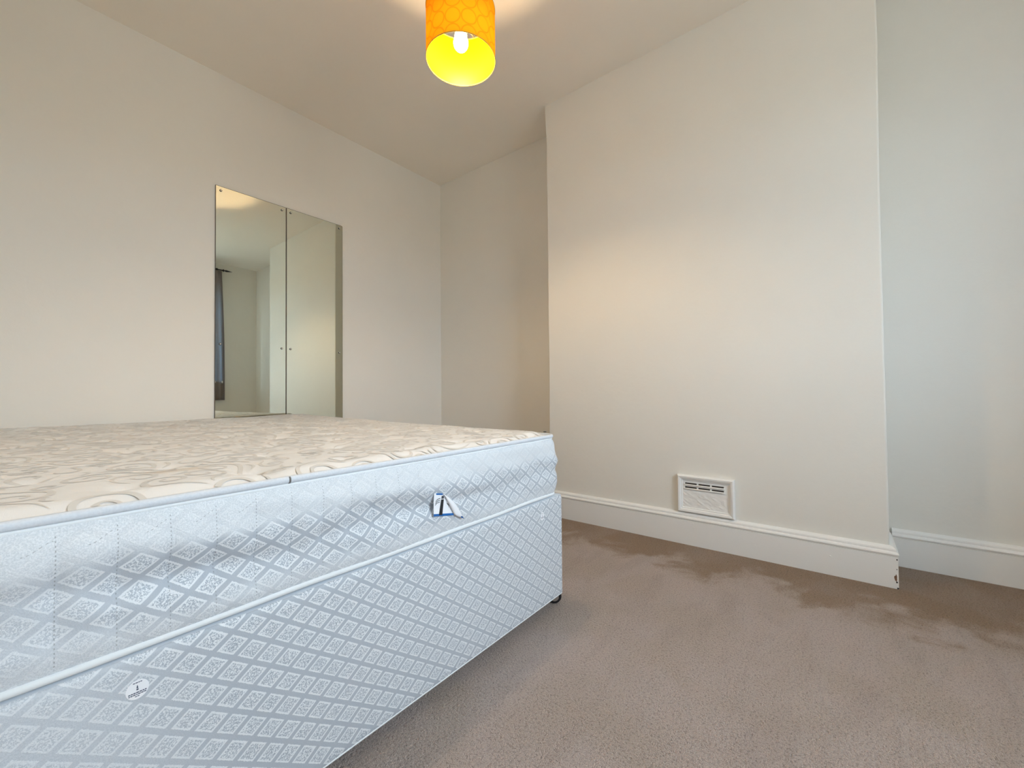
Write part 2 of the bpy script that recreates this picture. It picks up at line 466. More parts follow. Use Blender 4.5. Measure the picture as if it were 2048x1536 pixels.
skirting('baseboard_right', [(XA-e, YN-.026), (XA-e, YW+.024)], -1, label='white moulded skirting in the alcove beside the chimney breast')
skirting('baseboard_recess', [(XR-e, YB-.026), (XR-e, YF+.028)], -1, label='white skirting in the far recess')
skirting('baseboard_back', [(XL+e, YB-e), (XR-e, YB-e)], -1, label='white skirting under the mirror wall')
skirting('baseboard_left', [(XL+e, YW+.026), (XL+e, YB-.026)], -1, label='white skirting beside the bed')
skirting('baseboard_front', [(XA-e, YW+e), (XL+e, YW+e)], -1, label='white skirting under the window')
# knocks at the arris of the chimney skirting
def blob(bm, cy, cz, ry, rz, x, n=14, seed=0, th=.0006):
    rnd = random.Random(seed); ring = []; top = []
    for k in range(n):
        a = 2*math.pi*k/n; j = rnd.uniform(.65, 1.15)
        ring.append(bm.verts.new((x-th, cy+ry*j*math.cos(a), cz+rz*j*math.sin(a))))
        top.append(bm.verts.new((x+.001, cy+ry*j*math.cos(a), cz+rz*j*math.sin(a))))
    bm.faces.new(ring)
    for k in range(n): bm.faces.new((ring[k], ring[(k+1) % n], top[(k+1) % n], top[k]))
xs = XC-e-.0215; ys = YN-e-.0215
for i, (cy, cz, ry, rz, m) in enumerate(((ys+.0035, .108, .0022, .0030, M_BLACK), (ys+.0045, .072, .0016, .0022, M_BLACK), (ys+.008, .040, .0040, .014, M_WOOD), (ys+.005, .025, .0030, .0035, M_BLACK), (ys+.003, .003, .003, .004, M_BLACK))):
    bm = bmesh.new(); blob(bm, cy, cz, ry, rz, xs, seed=i); bobj('paint_chip', bm, m, ch)
# drips and specks in the paint
for i, (y, z, rr) in enumerate(((.56, .105, .0030), (.555, .088, .0022), (.93, .160, .0035), (.30, .06, .002), (.22, .15, .003), (1.15, .118, .002), (.04, .075, .003))):
    bm = bmesh.new()
    bmesh.ops.create_icosphere(bm, subdivisions=2, radius=rr, matrix=Matrix.Translation((xs-.0002 if z < .12 else XC, y, z)) @ Matrix.Diagonal((.45, 1.3, .9, 1)))
    bobj('paint_drip', bm, M_GLOSS, ch, smooth=True)

# ------------------------------------------------------------------ mirrors on the back wall
MZ0, MZ1 = .545, 1.8765
def mirror(name, x0, x1, label, round_right):
    root = tag(empty(name, ((x0+x1)/2, YB, MZ0)), label, 'mirror', 'mirrors on the back wall')
    bm = bmesh.new(); cx = root.location
    # outline with small rounded top right corner when asked
    out = [(x0, MZ0), (x1, MZ0)]
    if round_right:
        rr = .008
        for k in range(5):
            a = math.radians(90*k/4); out.append((x1-rr+rr*math.cos(a), MZ1-rr+rr*math.sin(a)))
    else: out.append((x1, MZ1))
    out.append((x0, MZ1))
    yf, yb = YB-.0075, YB-.0025
    ins = .0022; mx, mz = (x0+x1)/2, (MZ0+MZ1)/2
    def inset(p): return (p[0]+(ins if p[0] < mx else -ins), p[1]+(ins if p[1] < mz else -ins))
    a = [bm.verts.new((*[inset(p)[0]], yf, inset(p)[1])) for p in out]
    b = [bm.verts.new((p[0], yf+.0012, p[1])) for p in out]
    c = [bm.verts.new((p[0], yb, p[1])) for p in out]
    bm.faces.new(a).material_index = 0; bm.faces.new(c[::-1]).material_index = 1
    n = len(out)
    for k in range(n):
        bm.faces.new((a[k], a[(k+1) % n], b[(k+1) % n], b[k])).material_index = 1
        bm.faces.new((b[k], b[(k+1) % n], c[(k+1) % n], c[k])).material_index = 1
    P_(bobj('mirror_glass', bm, [M_MIRROR, M_MEDGE]), root)
    for z in (1.853, 1.0145):
        for x in (x0+.0245, x1-.0245):
            bm = bmesh.new(); lathe(bm, [(.0062, YB-.0078), (.0062, YB-.0102), (.0050, YB-.0108)], (x, 0, z), 'y', 20)
            w = P_(bobj('screw', bm, M_DARKM, smooth=False), root)
            w.matrix_parent_inverse = Matrix.Translation(-root.location)
            bm = bmesh.new(); lathe(bm, [(.0046, YB-.0106), (.0044, YB-.0125), (.0032, YB-.0143), (.0012, YB-.0152)], (x, 0, z), 'y', 20)
            bobj('screw_cap', bm, M_CHROME, w, smooth=True)
    return root
mirror('wall_mirror', .7588, 1.1236, 'left one of the two tall frameless mirrors screwed to the wall, showing the window wall', False)
mirror('wall_mirror', 1.1254, 1.4895, 'right one of the two tall frameless mirrors, nearer the recess corner, showing the chimney breast', True)

# ------------------------------------------------------------------ divan base
DX0, DX1, DY0, DY1, DZ0, DZ1 = -.122, 1.2488, .7639, 2.6300, .045, .385
divan = tag(empty('divan_base', ((DX0+DX1)/2, (DY0+DY1)/2, 0)), 'silver grey diamond damask divan base standing on castors under the mattress', 'bed base')
def loop_pts(x0, x1, y0, y1, r, step, nc=6):
    """perimeter counter-clockwise from front-left; returns (x, y, nx, ny, s) with s = x along the front."""
    out = []
    def line(a, b, nrm):
        L = (Vector(b)-Vector(a)).length; n = max(1, round(L/step))
        for i in range(n): 
            p = Vector(a).lerp(Vector(b), i/n); out.append((p.x, p.y, *nrm))
    def cor(cx, cy, a0):
        for i in range(nc):
            a = math.radians(a0+90*i/nc); out.append((cx+r*math.cos(a), cy+r*math.sin(a), math.cos(a), math.sin(a)))
    line((x0+r, y0), (x1-r, y0), (0, -1)); cor(x1-r, y0+r, -90)
    line((x1, y0+r), (x1, y1-r), (1, 0)); cor(x1-r, y1-r, 0)
    line((x1-r, y1), (x0+r, y1), (0, 1)); cor(x0+r, y1-r, 90)
    line((x0, y1-r), (x0, y0+r), (-1, 0)); cor(x0+r, y0+r, 180)
    res = []; s = x0+r
    for i, p in enumerate(out):
        if i: s += math.hypot(p[0]-out[i-1][0], p[1]-out[i-1][1])
        res.append((*p, s))
    return res
def side_shell(name, L, zs, off, mats, parent, capbottom=True, captop=True, smooth=True):
    """rings of the loop at each z pushed out by off(s, z)."""
    n = len(L); V = []; UV = []; F = []
    for z in zs:
        for j in range(n+1):
            x, y, nx, ny, s = L[j % n]
            if j == n: s = L[-1][4]+math.hypot(L[0][0]-L[-1][0], L[0][1]-L[-1][1])
            o, dz = off(s, z, nx, ny)
            V.append((x+nx*o, y+ny*o, z+dz)); UV.append((s, z))
    m = n+1
    for i in range(len(zs)-1):
        for j in range(n): F.append((i*m+j, i*m+j+1, (i+1)*m+j+1, (i+1)*m+j))
    if capbottom: F.append([j for j in range(n)][::-1])
    if captop: F.append([(len(zs)-1)*m+j for j in range(n)])
    return link(name, V, F, mats, parent, smooth, uvs=UV)
L = loop_pts(DX0, DX1, DY0, DY1, .012, .05)
zsd = [DZ0, DZ0+.002, DZ0+.006] + [DZ0+.02+(DZ1-.02-DZ0-.02)*i/6 for i in range(7)] + [DZ1-.006, DZ1-.002, DZ1]
def doff(s, z, nx, ny):
    t = 0
    if z < DZ0+.006: t = -.004*(1-(z-DZ0)/.006)**2
    if z > DZ1-.006: t = -.004*(1-(DZ1-z)/.006)**2
    return t, 0
o = side_shell('upholstered_body', L, zsd, doff, [M_DIVAN, plain('plain_ticking', (.62, .65, .69), .7)], None)
for p in o.data.polygons:
    if len(p.vertices) > 4: p.material_index = 1
o.data.shade_smooth()
P_(o, divan)
# thin white tube painting in the light caught along the bottom edge
bm = bmesh.new(); tube(bm, [(x-nx*.002, y-ny*.002, DZ0+.0025) for x, y, nx, ny, s in L], .0022, 8, True)
P_(bobj('edge_highlight', bm, M_PIPE_W, smooth=True), divan)

def castor(x, y, ang):
    c = empty('castor', (x, y, 0)); 
    bm = bmesh.new()
    R = .0245
    lathe(bm, [(.010, -.0105), (R-.004, -.0105), (R, -.007), (R, .007), (R-.004, .0105), (.010, .0105)], (0, 0, 0), 'y', 36)
    w = bobj('wheel', bm, M_RUBBER, smooth=False)
    bm = bmesh.new(); lathe(bm, [(.0142, -.0135), (.0135, -.0105), (.0135, .0105), (.0142, .0135)], (0, 0, 0), 'y', 28)
    for a, h0, h1 in ((0, -.0185, -.0130), (0, .0130, .0185)):
        lathe(bm, [(.0045, h0), (.0065, (h0+h1)/2), (.0065, h1)], (0, 0, 0), 'y', 16)
    h = bobj('hub', bm, M_STEEL, smooth=False)
    bm = bmesh.new()
    for s in (-1, 1):
        y0, y1 = sorted((s*.0128, s*.0148)); prof = [(-.007, -.004), (.007, -.004), (.016, .0195), (-.016, .0195)]
        vs = [[bm.verts.new((px, yy, pz)) for px, pz in prof] for yy in (y0, y1)]
        bm.faces.new(vs[0]); bm.faces.new(vs[1][::-1])
        for k in range(4): bm.faces.new((vs[0][k], vs[0][(k+1) % 4], vs[1][(k+1) % 4], vs[1][k]))
    box(bm, -.017, .017, -.0148, .0148, .0180, .0203)
    f = bobj('fork', bm, M_STEEL)
    for q in (w, h, f):
        q.parent = c; q.location = (0, 0, R)
    c.rotation_euler = (0, 0, ang)
    return c
for x, y, a in ((1.2465, .8010, math.radians(-52)), (DX0+.05, .82, .6), (1.19, 2.57, 1.2), (DX0+.05, 2.57, .2)):
    c = castor(x, y, a); c.parent = divan; c.matrix_parent_inverse = Matrix.Translation(-divan.location)

# stickers on the foot end of the base
def disc(bm, cx, cz, rx, rz, y, th, n=40, mi=0):
    a = [bm.verts.new((cx+rx*math.cos(2*math.pi*k/n), y-th, cz+rz*math.sin(2*math.pi*k/n))) for k in range(n)]
    b = [bm.verts.new((v.co.x, y+.0008, v.co.z)) for v in a]
    bm.faces.new(a).material_index = mi
    for k in range(n): bm.faces.new((a[k], a[(k+1) % n], b[(k+1) % n], b[k])).material_index = mi
def bar(bm, cx, cz, w, h, y, mi):
    vs = [bm.verts.new(p) for p in ((cx-w/2, y, cz-h/2), (cx+w/2, y, cz-h/2), (cx+w/2, y, cz+h/2), (cx-w/2, y, cz+h/2))]
    bm.faces.new(vs).material_index = mi
def sticker(cx, cz, rx, rz, sc, label):
    bm = bmesh.new(); y = DY0
    disc(bm, cx, cz, rx, rz, y, .0004)
    yy = y-.0006
    def words(z, w, h, gaps):
        rnd = random.Random(int(z*1e4)); x = cx-w/2
        while x < cx+w/2:
            ww = rnd.uniform(.0012, .0030)*sc if gaps else w
            ww = min(ww, cx+w/2-x); bar(bm, x+ww/2, z, ww, h, yy, 1); x += ww+.0005*sc
    words(cz+.0095*sc, .0095*sc, .0012*sc, True)
    # small flame mark with its block
    vs = [bm.verts.new((cx+a*sc, yy, cz+b*sc)) for a, b in ((-.0011, .0018), (.0008, .0018), (.0004, .0046), (-.0004, .0066))]
    bm.faces.new(vs).material_index = 1
    bar(bm, cx, cz+.0002*sc, .0022*sc, .0020*sc, yy, 1)
    words(cz-.0038*sc, .0190*sc, .0014*sc, True); words(cz-.0062*sc, .0185*sc, .0013*sc, True); words(cz-.0088*sc, .0050*sc, .0011*sc, True)
    o = bobj('safety_sticker', bm, [M_LABEL, M_INK], recalc=False); o['label'] = label; P_(o, divan)
sticker(.1325, .3395, .0122, .0128, 1.0, 'round white printed sticker at the left of the foot end')
sticker(1.1215, .3385, .0095, .0130, .82, 'small round white sticker by the right corner')

# ------------------------------------------------------------------ mattress
MX0, MX1, MY0, MY1, MB, MT = -.112, 1.2330, .7700, 2.6225, .3895, .5890
matt = tag(empty('mattress', ((MX0+MX1)/2, (MY0+MY1)/2, MB)), 'double mattress with cream scroll damask top and quilted silver diamond border, on the divan base', 'mattress')
LM = loop_pts(MX0, MX1, MY0, MY1, .045, .0565/8, 8)
# front quilting grooves at x = .055 + k*.0565
def smooth01(t): t = max(0., min(1., t)); return t*t*(3-2*t)
def moff(s, z, nx, ny):
    t = (z-MB)/(MT-MB)
    prof = .0065*math.sin(math.pi*min(1, t/.40))*(1 if t < .40 else 0) + .0085*math.sin(math.pi*max(0, min(1, (t-.42)/.55)))
    prof += -.010*smooth01((t-.90)/.10) - .004*(1-smooth01(t/.06))
    k = (s-.055)/.0565; d = abs(k-round(k))
    g = max(0, 1-d/.30)**2 * math.sin(math.pi*max(0, min(1, (t-.05)/.9)))
    fold = noise.noise(Vector((s*7+z*16, z*20, 1.5)))*.0100 + noise.noise(Vector((s*22-z*18, z*42, 4.5)))*.0032
    roll_ = .0050*max(0, noise.noise(Vector((s*3.0, z*11+s*2.2, 9.0))))
    w = math.sin(math.pi*max(0., min(1., t)))
    dz = (1-t)*.0040*max(0, .3+noise.noise(Vector((s*4.2, 2.0, 0))))
    return prof - .0070*g*(1 if s < .66 else .35) + (fold+roll_)*w, dz
zsm = [MB+(MT-MB)*i/26 for i in range(27)]
o = side_shell('quilted_border', LM, zsm, moff, M_BORDER, None, True, False)
P_(o, matt)
TUFTS = []
for i in range(-1, 9):
    for j in range(-1, 12):
        TUFTS.append((.134+i*.178+(.089 if j % 2 else 0), 1.04+(j-1)*.178))
TUFTS = [(x, y) for x, y in TUFTS if MX0+.08 < x < MX1-.08 and MY0+.09 < y < MY1-.08]
TUFTS.append((.300, .862))
def top_z(x, y):
    dx = min(x-MX0, MX1-x); dy = min(y-MY0, MY1-y); d = max(0., min(dx, dy))
    if dx < .09 and dy < .09: d = max(0, .09-math.hypot(.09-max(dx, 0), .09-max(dy, 0)))
    z = MT+.001 + .0150*smooth01(d/.055)
    z += .011*smooth01((y-1.3)/1.2)*smooth01(d/.05)                        # rises towards the head
    if y > 2.35 and x > .95: z += .004*smooth01((y-2.35)/.2)*smooth01((x-.95)/.15)
    z += (.0035*noise.noise(Vector((x*5, y*5, .3)))+.0018*noise.noise(Vector((x*14, y*14, 2.3))))*smooth01(d/.08)
    tu = 0
    for tx, ty in TUFTS:
        r2 = (x-tx)**2+(y-ty)**2
        if r2 < .02: 
            tu -= .0085*math.exp(-r2/(.016**2)) + .0035*math.exp(-r2/(.050**2))
            # short creases running out of the tuft
            a = math.atan2(y-ty, x-tx); rr = math.sqrt(r2)
            tu -= .0030*max(0, math.cos(2*a+tx*9))**6*math.exp(-((rr-.03)/.028)**2)
    return z+tu*smooth01(d/.06)
NX, NY = 220, 300
V = []; UVt = []; F = []
rc = .045
zg = []
for j in range(NY+1):
    row = []
    for i in range(NX+1):
        x = MX0+(MX1-MX0)*i/NX; y = MY0+(MY1-MY0)*j/NY
        cx = MX0+rc if x < MX0+rc else (MX1-rc if x > MX1-rc else None)
        cy = MY0+rc if y < MY0+rc else (MY1-rc if y > MY1-rc else None)
        px, py = x, y
        if cx is not None and cy is not None:
            dx, dy = x-cx, y-cy; h = math.hypot(dx, dy)
            if h > 1e-9:
                k = max(abs(dx), abs(dy))/h; px, py = cx+dx*k, cy+dy*k
        zz = top_z(x, y); row.append(zz)
        # draw the sheet in a touch where it meets the piping
        ex = min(px-MX0, MX1-px); ey = min(py-MY0, MY1-py)
        sx = -.008*(1-smooth01(min(ex, ey)/.05))
        px += (sx if px > (MX0+MX1)/2 else -sx)*(1 if ex <= ey else 0)
        py += (sx if py > (MY0+MY1)/2 else -sx)*(1 if ey < ex else 0)
        V.append((px, py, zz))
    zg.append(row)
for j in range(NY):
    for i in range(NX):
        a = j*(NX+1)+i; F.append((a, a+1, a+NX+2, a+NX+1))
def zat(x, y):
    fx = (x-MX0)/(MX1-MX0)*NX; fy = (y-MY0)/(MY1-MY0)*NY
    i = max(0, min(NX-1, int(fx))); j = max(0, min(NY-1, int(fy))); u = fx-i; v = fy-j
    return (zg[j][i]*(1-u)+zg[j][i+1]*u)*(1-v)+(zg[j+1][i]*(1-u)+zg[j+1][i+1]*u)*v
fm = [0]*len(F)
def ribbon(pts, wid):
    """flat woven stroke lying on the top sheet."""
    b0 = len(V)
    n = len(pts)
    for i, p in enumerate(pts):
        a = pts[max(0, i-1)]; b = pts[min(n-1, i+1)]
        t = Vector((b[0]-a[0], b[1]-a[1]));
        t = t.normalized() if t.length > 1e-9 else Vector((1, 0)); nn = Vector((-t.y, t.x))
        for s in (-1, 0, 1):
            x = p[0]+nn.x*wid[i]/2*s; y = p[1]+nn.y*wid[i]/2*s
            V.append((x, y, zat(x, y)+.0005))
    for i in range(n-1):
        for s in range(2):
            a = b0+i*3+s; F.append((a, a+3, a+4, a+1)); fm.append(1)
def inside(pts, m=.020): return all(MX0+m < x < MX1-m and MY0+m < y < MY1-m for x, y in pts)
def clip(pts, wid):
    seg = []; out = []
    for p, w in zip(pts, wid):
        if MX0+.016 < p[0] < MX1-.016 and MY0+.014 < p[1] < MY1-.014: seg.append((p, w))
        else:
            if len(seg) > 2: out.append(seg)
            seg = []
    if len(seg) > 2: out.append(seg)
    for sg in out: ribbon([a for a, _ in sg], [b for _, b in sg])
OCC = {}
GAP = .0094
def free(x, y, sid, own):
    ci, cj = int(x/.012), int(y/.012)
    for a in (-1, 0, 1):
        for b in (-1, 0, 1):
            for (px, py, ps, po) in OCC.get((ci+a, cj+b), ()):
                if ps == sid and abs(po-own) < 12: continue
                if (px-x)**2+(py-y)**2 < GAP*GAP: return False
    return True
SID = [0]
def lay(pts, wfun, nmin):
    """grow a stroke point by point until it meets another one, so that strokes never cross."""
    SID[0] += 1; sid = SID[0]; keep = []; mine = []
    for k, (x, y) in enumerate(pts):
        if not free(x, y, sid, k): break
        c = (int(x/.012), int(y/.012)); OCC.setdefault(c, []).append((x, y, sid, k)); mine.append(c); keep.append((x, y))
    if len(keep) < nmin:
        for c in mine: OCC[c] = [q for q in OCC[c] if q[2] != sid]
        return False
    n = len(keep); clip(keep, [wfun(i, n) for i in range(n)]); return True
def scroll_pts(cx, cy, a0, hand, size, tail, flip):
    pts = []; turns = 1.25; arc_l = 2*math.pi*turns*size*.6; N = int(arc_l/.004)
    for i in range(N+1):
        t = i/N; a = a0+hand*2*math.pi*turns*t; rr = size*(.20+.80*t)
        pts.append((cx+rr*math.cos(a), cy+rr*math.sin(a)))
    p = Vector(pts[-1]); d = p-Vector(pts[-2]); ang = math.atan2(d.y, d.x); M = int(tail/.004); k0 = hand/size
    for i in range(M):
        t = i/M; ang += k0*(1-t*3.0 if flip else 1-1.1*t)*.004*(1.0+1.2*t); p = p+Vector((math.cos(ang), math.sin(ang)))*.004
        pts.append((p.x, p.y))
    return pts
def scroll_w(wmax):
    def f(i, n):
        t = i/(n-1); w = wmax*(.34+.66*math.sin(math.pi*min(1, max(0, t)))**1.1)
        w += wmax*.75*max(0, 1-i/4.0)                       # bulb at the eye of the curl
        return w*min(1, (n-1-i)/6.0+.12)
    return f
rnd = random.Random(21)
for count, s0, s1, t0, t1, wm, nmin in ((1100, .032, .041, .13, .19, .0084, 38), (1300, .019, .024, .08, .12, .0066, 24), (2200, .012, .015, .045, .08, .0052, 14)):
    for _ in range(count):
        size = rnd.uniform(s0, s1)
        lay(scroll_pts(rnd.uniform(MX0, MX1), rnd.uniform(MY0, MY1), rnd.uniform(0, 6.28), rnd.choice((-1, 1)), size, rnd.uniform(t0, t1), rnd.random() < .7), scroll_w(wm), nmin)
for _ in range(2600):                                           # small comma leaves fill what is left
    p = Vector((rnd.uniform(MX0, MX1), rnd.uniform(MY0, MY1))); ang = rnd.uniform(0, 6.28); hd = rnd.choice((-1, 1)); pts = []
    for k in range(12):
        pts.append((p.x, p.y)); ang += hd*.16; p = p+Vector((math.cos(ang), math.sin(ang)))*.004
    lay(pts, lambda i, n: .0056*math.sin(math.pi*min(1, (i+.8)/n))**.8+.0008, 6)
me_o = link('top_panel', V, F, [M_TOP, M_SCROLL], None, True, fm)
me_o['label'] = 'cream damask top panel woven with grey-beige scrolls'
P_(me_o, matt)
# piping: tape round the upper edge and white cord round the lower one
def pipe_loop(z0, out, r, rz, amp, seed, name, mat):
    pts = []
    for x, y, nx, ny, s in LM:
        w = max(-.1, noise.noise(Vector((s*4.2, 2.0, 0)))); o_ = out+amp*.5*noise.noise(Vector((s*6, seed, 3)))
        pts.append((x+nx*o_, y+ny*o_, z0+amp*w))
    bm = bmesh.new(); tube(bm, pts, r, 12, True, rz)
    return P_(bobj(name, bm, mat, smooth=True), matt)
up_ = pipe_loop(MT+.0005, -.0060, .0062, .0066, .0012, 5, 'upper_piping', M_PIPE)
bm = bmesh.new(); tube(bm, [(x-nx*.0065, y-ny*.0065, MT-.0085+.0006*noise.noise(Vector((s*9, 1, 1)))) for x, y, nx, ny, s in LM], .0032, 8, True)
P_(bobj('seam_tape', bm, M_PIPE_W, smooth=True), matt)
pipe_loop(MB+.0052, -.0010, .0050, .0054, .0040, 7, 'lower_piping', M_PIPE_W)
# overlap where the tape ends meet
bm = bmesh.new(); tube(bm, [(.3355, MY0+.0060, MT+.0005), (.3385, MY0+.0060, MT+.0005)], .0069, 12, False)
o = P_(bobj('piping_joint', bm, plain('dark_thread', (.16, .15, .14), .8), smooth=True), matt)
# corner eyelet
bm = bmesh.new(); lathe(bm, [(.004, 0), (.0065, .0015), (.0045, .003), (.001, .0022)], (1.196, .800, MT+.0135), 'z', 18)
P_(bobj('vent_eyelet', bm, M_DARKM, smooth=True), matt)

bm = bmesh.new(); box(bm, .765, .795, 2.6035, 2.6085, zat(.78, 2.606)-.004, zat(.78, 2.606)+.0022); bevel_all(bm, .0008)
P_(bobj('binding_tab', bm, plain('brown_tab', (.06, .04, .03), .7)), matt)

# care label sewn in a border seam, one corner folded over
lab = empty('care_label', (.66, MY0-.004, .46))
yL = MY0-.0115
def quad_strip(name, polys, mat, y, parent, depth=None):
    V2 = []; F2 = []
    for poly in polys:
        b = len(V2)
        for q in poly: V2.append((q[0], y-(q[2] if len(q) > 2 else 0), q[1]))
        F2.append(tuple(range(b, b+len(poly))))
    o = link(name, V2, F2, mat, None)
    return P_(o, parent)
ap = (.6870, .4985); bl = (.6580, .4500); br = (.7240, .4375); tl = (.6600, .5040)
def lerp(a, b, t): return (a[0]+(b[0]-a[0])*t, a[1]+(b[1]-a[1])*t)
face = quad_strip('label_cloth', [[tl, bl, br, ap]], M_LABEL, yL, lab)
mod = face.modifiers.new('cloth', 'SOLIDIFY'); mod.thickness = .0005; mod.offset = -1
quad_strip('blue_border', [[(.6665, .5030), (.6665, .4990), (.6872, .4950), ap]], M_BLUE, yL-.0006, lab)
quad_strip('blue_border', [[lerp(tl, bl, .90), bl, br, lerp(ap, br, .90)]], M_BLUE, yL-.0006, lab)
quad_strip('bottle_print', [[(.6745, .4490), (.6850, .4470), (.6903, .4840), (.6820, .4852)]], M_BLACK, yL-.0008, lab)
quad_strip('cap_print', [[(.6823, .4866), (.6908, .4856), (.6903, .4925), (.6838, .4935)]], plain('dark_grey_print', (.07, .07, .08), .5), yL-.0008, lab)
for i in range(3):
    z_ = .4885-i*.0042; w_ = .0008*i
    quad_strip('text_line', [[(.6640-w_, z_-.0045), (.6640-w_, z_-.0060), (.6705-w_, z_-.0015), (.6790-w_, z_-.0008), (.6790-w_, z_+.0006), (.6700-w_, z_)]], M_BLACK, yL-.0006, lab)
quad_strip('tick_mark', [[(.6995, .4735), (.7030, .4705), (.7075, .4650), (.7070, .4590), (.7062, .4650), (.7010, .4700)]], M_BLACK, yL-.0006, lab)
# the fold: narrow curled strip from the apex down to the tip
tip = (.7560, .4215); N = 10; V2 = []; F2 = []
for i in range(N+1):
    t = i/N; a = lerp(ap, br, t); b = (ap[0]+(tip[0]-ap[0])*t+.006*math.sin(math.pi*t), ap[1]+(tip[1]-ap[1])*t+.006*math.sin(math.pi*t))
    for k in range(5):
        u = k/4; p = lerp(a, b, u)
        V2.append((p[0], yL-.0010-.0060*math.sin(math.pi*min(1, .15+u*.85))*math.sin(math.pi*(.1+.8*t)), p[1]))
for i in range(N):
    for k in range(4): a = i*5+k; F2.append((a, a+1, a+6, a+5))
fo = link('folded_corner', V2, F2, M_LABEL, None, True); P_(fo, lab)
mod = fo.modifiers.new('cloth', 'SOLIDIFY'); mod.thickness = .0005; mod.offset = 0
quad_strip('blue_tip', [[lerp(br, tip, .62), (tip[0]+.0005, tip[1]), lerp(br, tip, .9), (.7420, .4275)][:3] + [(.7460, .4318)]], M_BLUE, yL-.0050, lab)
lab.parent = matt; lab.matrix_parent_inverse = Matrix.Translation(-matt.location)

# ------------------------------------------------------------------ air vent on the chimney breast
vent = tag(empty('air_vent', (XC, .506, .154)), 'white painted air vent with moulded frame and slots, low on the chimney breast', 'air vent')
VY0, VY1, VZ0, VZ1 = .3800, .6320, .1530, .3330
bm = bmesh.new()
prof = [(0, .0), (0, .006), (.002, .0125), (.0070, .0165), (.0150, .0150), (.0185, .0105), (.0235, .0105), (.0250, .007), (.0270, .0065), (.0270, 0)]
corners = [(VY0, VZ0, 1, 1), (VY1, VZ0, -1, 1), (VY1, VZ1, -1, -1), (VY0, VZ1, 1, -1)]
rows = [[bm.verts.new((XC-.0006-h*1.35, cy+sy*i, cz+sz*i)) for i, h in prof] for cy, cz, sy, sz in corners]
k = len(prof)
for i in range(4):
    A, B = rows[i], rows[(i+1) % 4]
    for j in range(k): bm.faces.new((A[j], A[(j+1) % k], B[(j+1) % k], B[j]))
P_(bobj('moulded_frame', bm, M_GLOSS), vent)
# face plate with slot openings left in it
py0, py1, pz0, pz1 = VY0+.0265, VY1-.0265, VZ0+.0265, VZ1-.0265
sl_y = [(.425, .477), (.484, .536), (.543, .597)]
sl_z = [(.2880, .2955), (.2695, .2770)]
ys_ = sorted({py0, py1, *[v for s in sl_y for v in s]}); zs_ = sorted({pz0, pz1, *[v for s in sl_z for v in s]} | {pz0+(.262-pz0)*i/10 for i in range(11)})
yy2 = []
for a, b in zip(ys_, ys_[1:]):
    m = max(1, round((b-a)/.012)); yy2 += [a+(b-a)*i/m for i in range(m)]
yy2.append(ys_[-1])
bm = bmesh.new(); xf = XC-.0095
def hole(yc, zc): return any(a < yc < b for a, b in sl_y) and any(a < zc < b for a, b in sl_z)
grid = {}
def gv(i, j):
    if (i, j) not in grid:
        y, z = yy2[i], zs_[j]; d = 0
        if z < .262: d = .0034*noise.noise(Vector((y*55, z*60, 1)))+.0018*noise.noise(Vector((y*160, z*160, 5)))
        grid[(i, j)] = bm.verts.new((xf-abs(d), y, z))
    return grid[(i, j)]
for i in range(len(yy2)-1):
    for j in range(len(zs_)-1):
        if not hole((yy2[i]+yy2[i+1])/2, (zs_[j]+zs_[j+1])/2):
            bm.faces.new((gv(i, j), gv(i+1, j), gv(i+1, j+1), gv(i, j+1)))
r_ = bmesh.ops.extrude_face_region(bm, geom=list(bm.faces))
bmesh.ops.translate(bm, verts=[g for g in r_['geom'] if isinstance(g, bmesh.types.BMVert)], vec=(.0045, 0, 0))
P_(bobj('face_plate', bm, M_GLOSS, smooth=False), vent)
bm = bmesh.new(); box(bm, XC-.0022, XC-.0008, py0+.002, py1-.002, .262, .302)  # thin dark sheet standing in for the shade inside the slots
P_(bobj('slot_backing', bm, plain('dark_slot_shade', (.07, .055, .045), .9)), vent)
for a, b in sl_z:
    bm = bmesh.new(); cz = a-.0022
    tube(bm, [(xf-.0016, sl_y[0][0]-.004, cz), (xf-.0022, sl_y[0][0], cz), (xf-.0022, sl_y[2][1], cz), (xf-.0016, sl_y[2][1]+.003, cz)], .0040, 8, False, .0034)
    P_(bobj('louvre', bm, M_GLOSS, smooth=True), vent)

# ------------------------------------------------------------------ pendant lamp
LX, LY, LZ0, LZ1, LR = 1.063, 1.062, 1.951, 2.140, .125
lamp = tag(empty('pendant_lamp', (LX, LY, H)), 'lit yellow drum pendant lamp with circle print hanging from the ceiling', 'ceiling lamp')
V = []; UVs = []; F = []; n = 96
for i in range(n+1):
    a = 2*math.pi*i/n
    for z in (LZ0, LZ0+.06, LZ0+.12, LZ1): V.append((LX+LR*math.cos(a), LY+LR*math.sin(a), z)); UVs.append((a*LR, z-LZ0))
for i in range(n):
    for j in range(3): a = i*4+j; F.append((a, a+4, a+5, a+1))
sh = link('lamp_shade', V, F, M_SHADE, None, True, uvs=UVs); P_(sh, lamp)
circ = lambda r, z, n=72: [(LX+r*math.cos(2*math.pi*k/n), LY+r*math.sin(2*math.pi*k/n), z) for k in range(n)]
M_RIM = plain('yellow_hem_tape', (.62, .36, .03), .7)
for z in (LZ0+.0015, LZ1-.0015):
    bm = bmesh.new(); tube(bm, circ(LR, z), .0013, 8, True, .0022); P_(bobj('shade_rim', bm, M_RIM, smooth=True), lamp)
bm = bmesh.new(); ZR = LZ1-.006
tube(bm, circ(.021, ZR-.012, 32), .0018, 8, True)
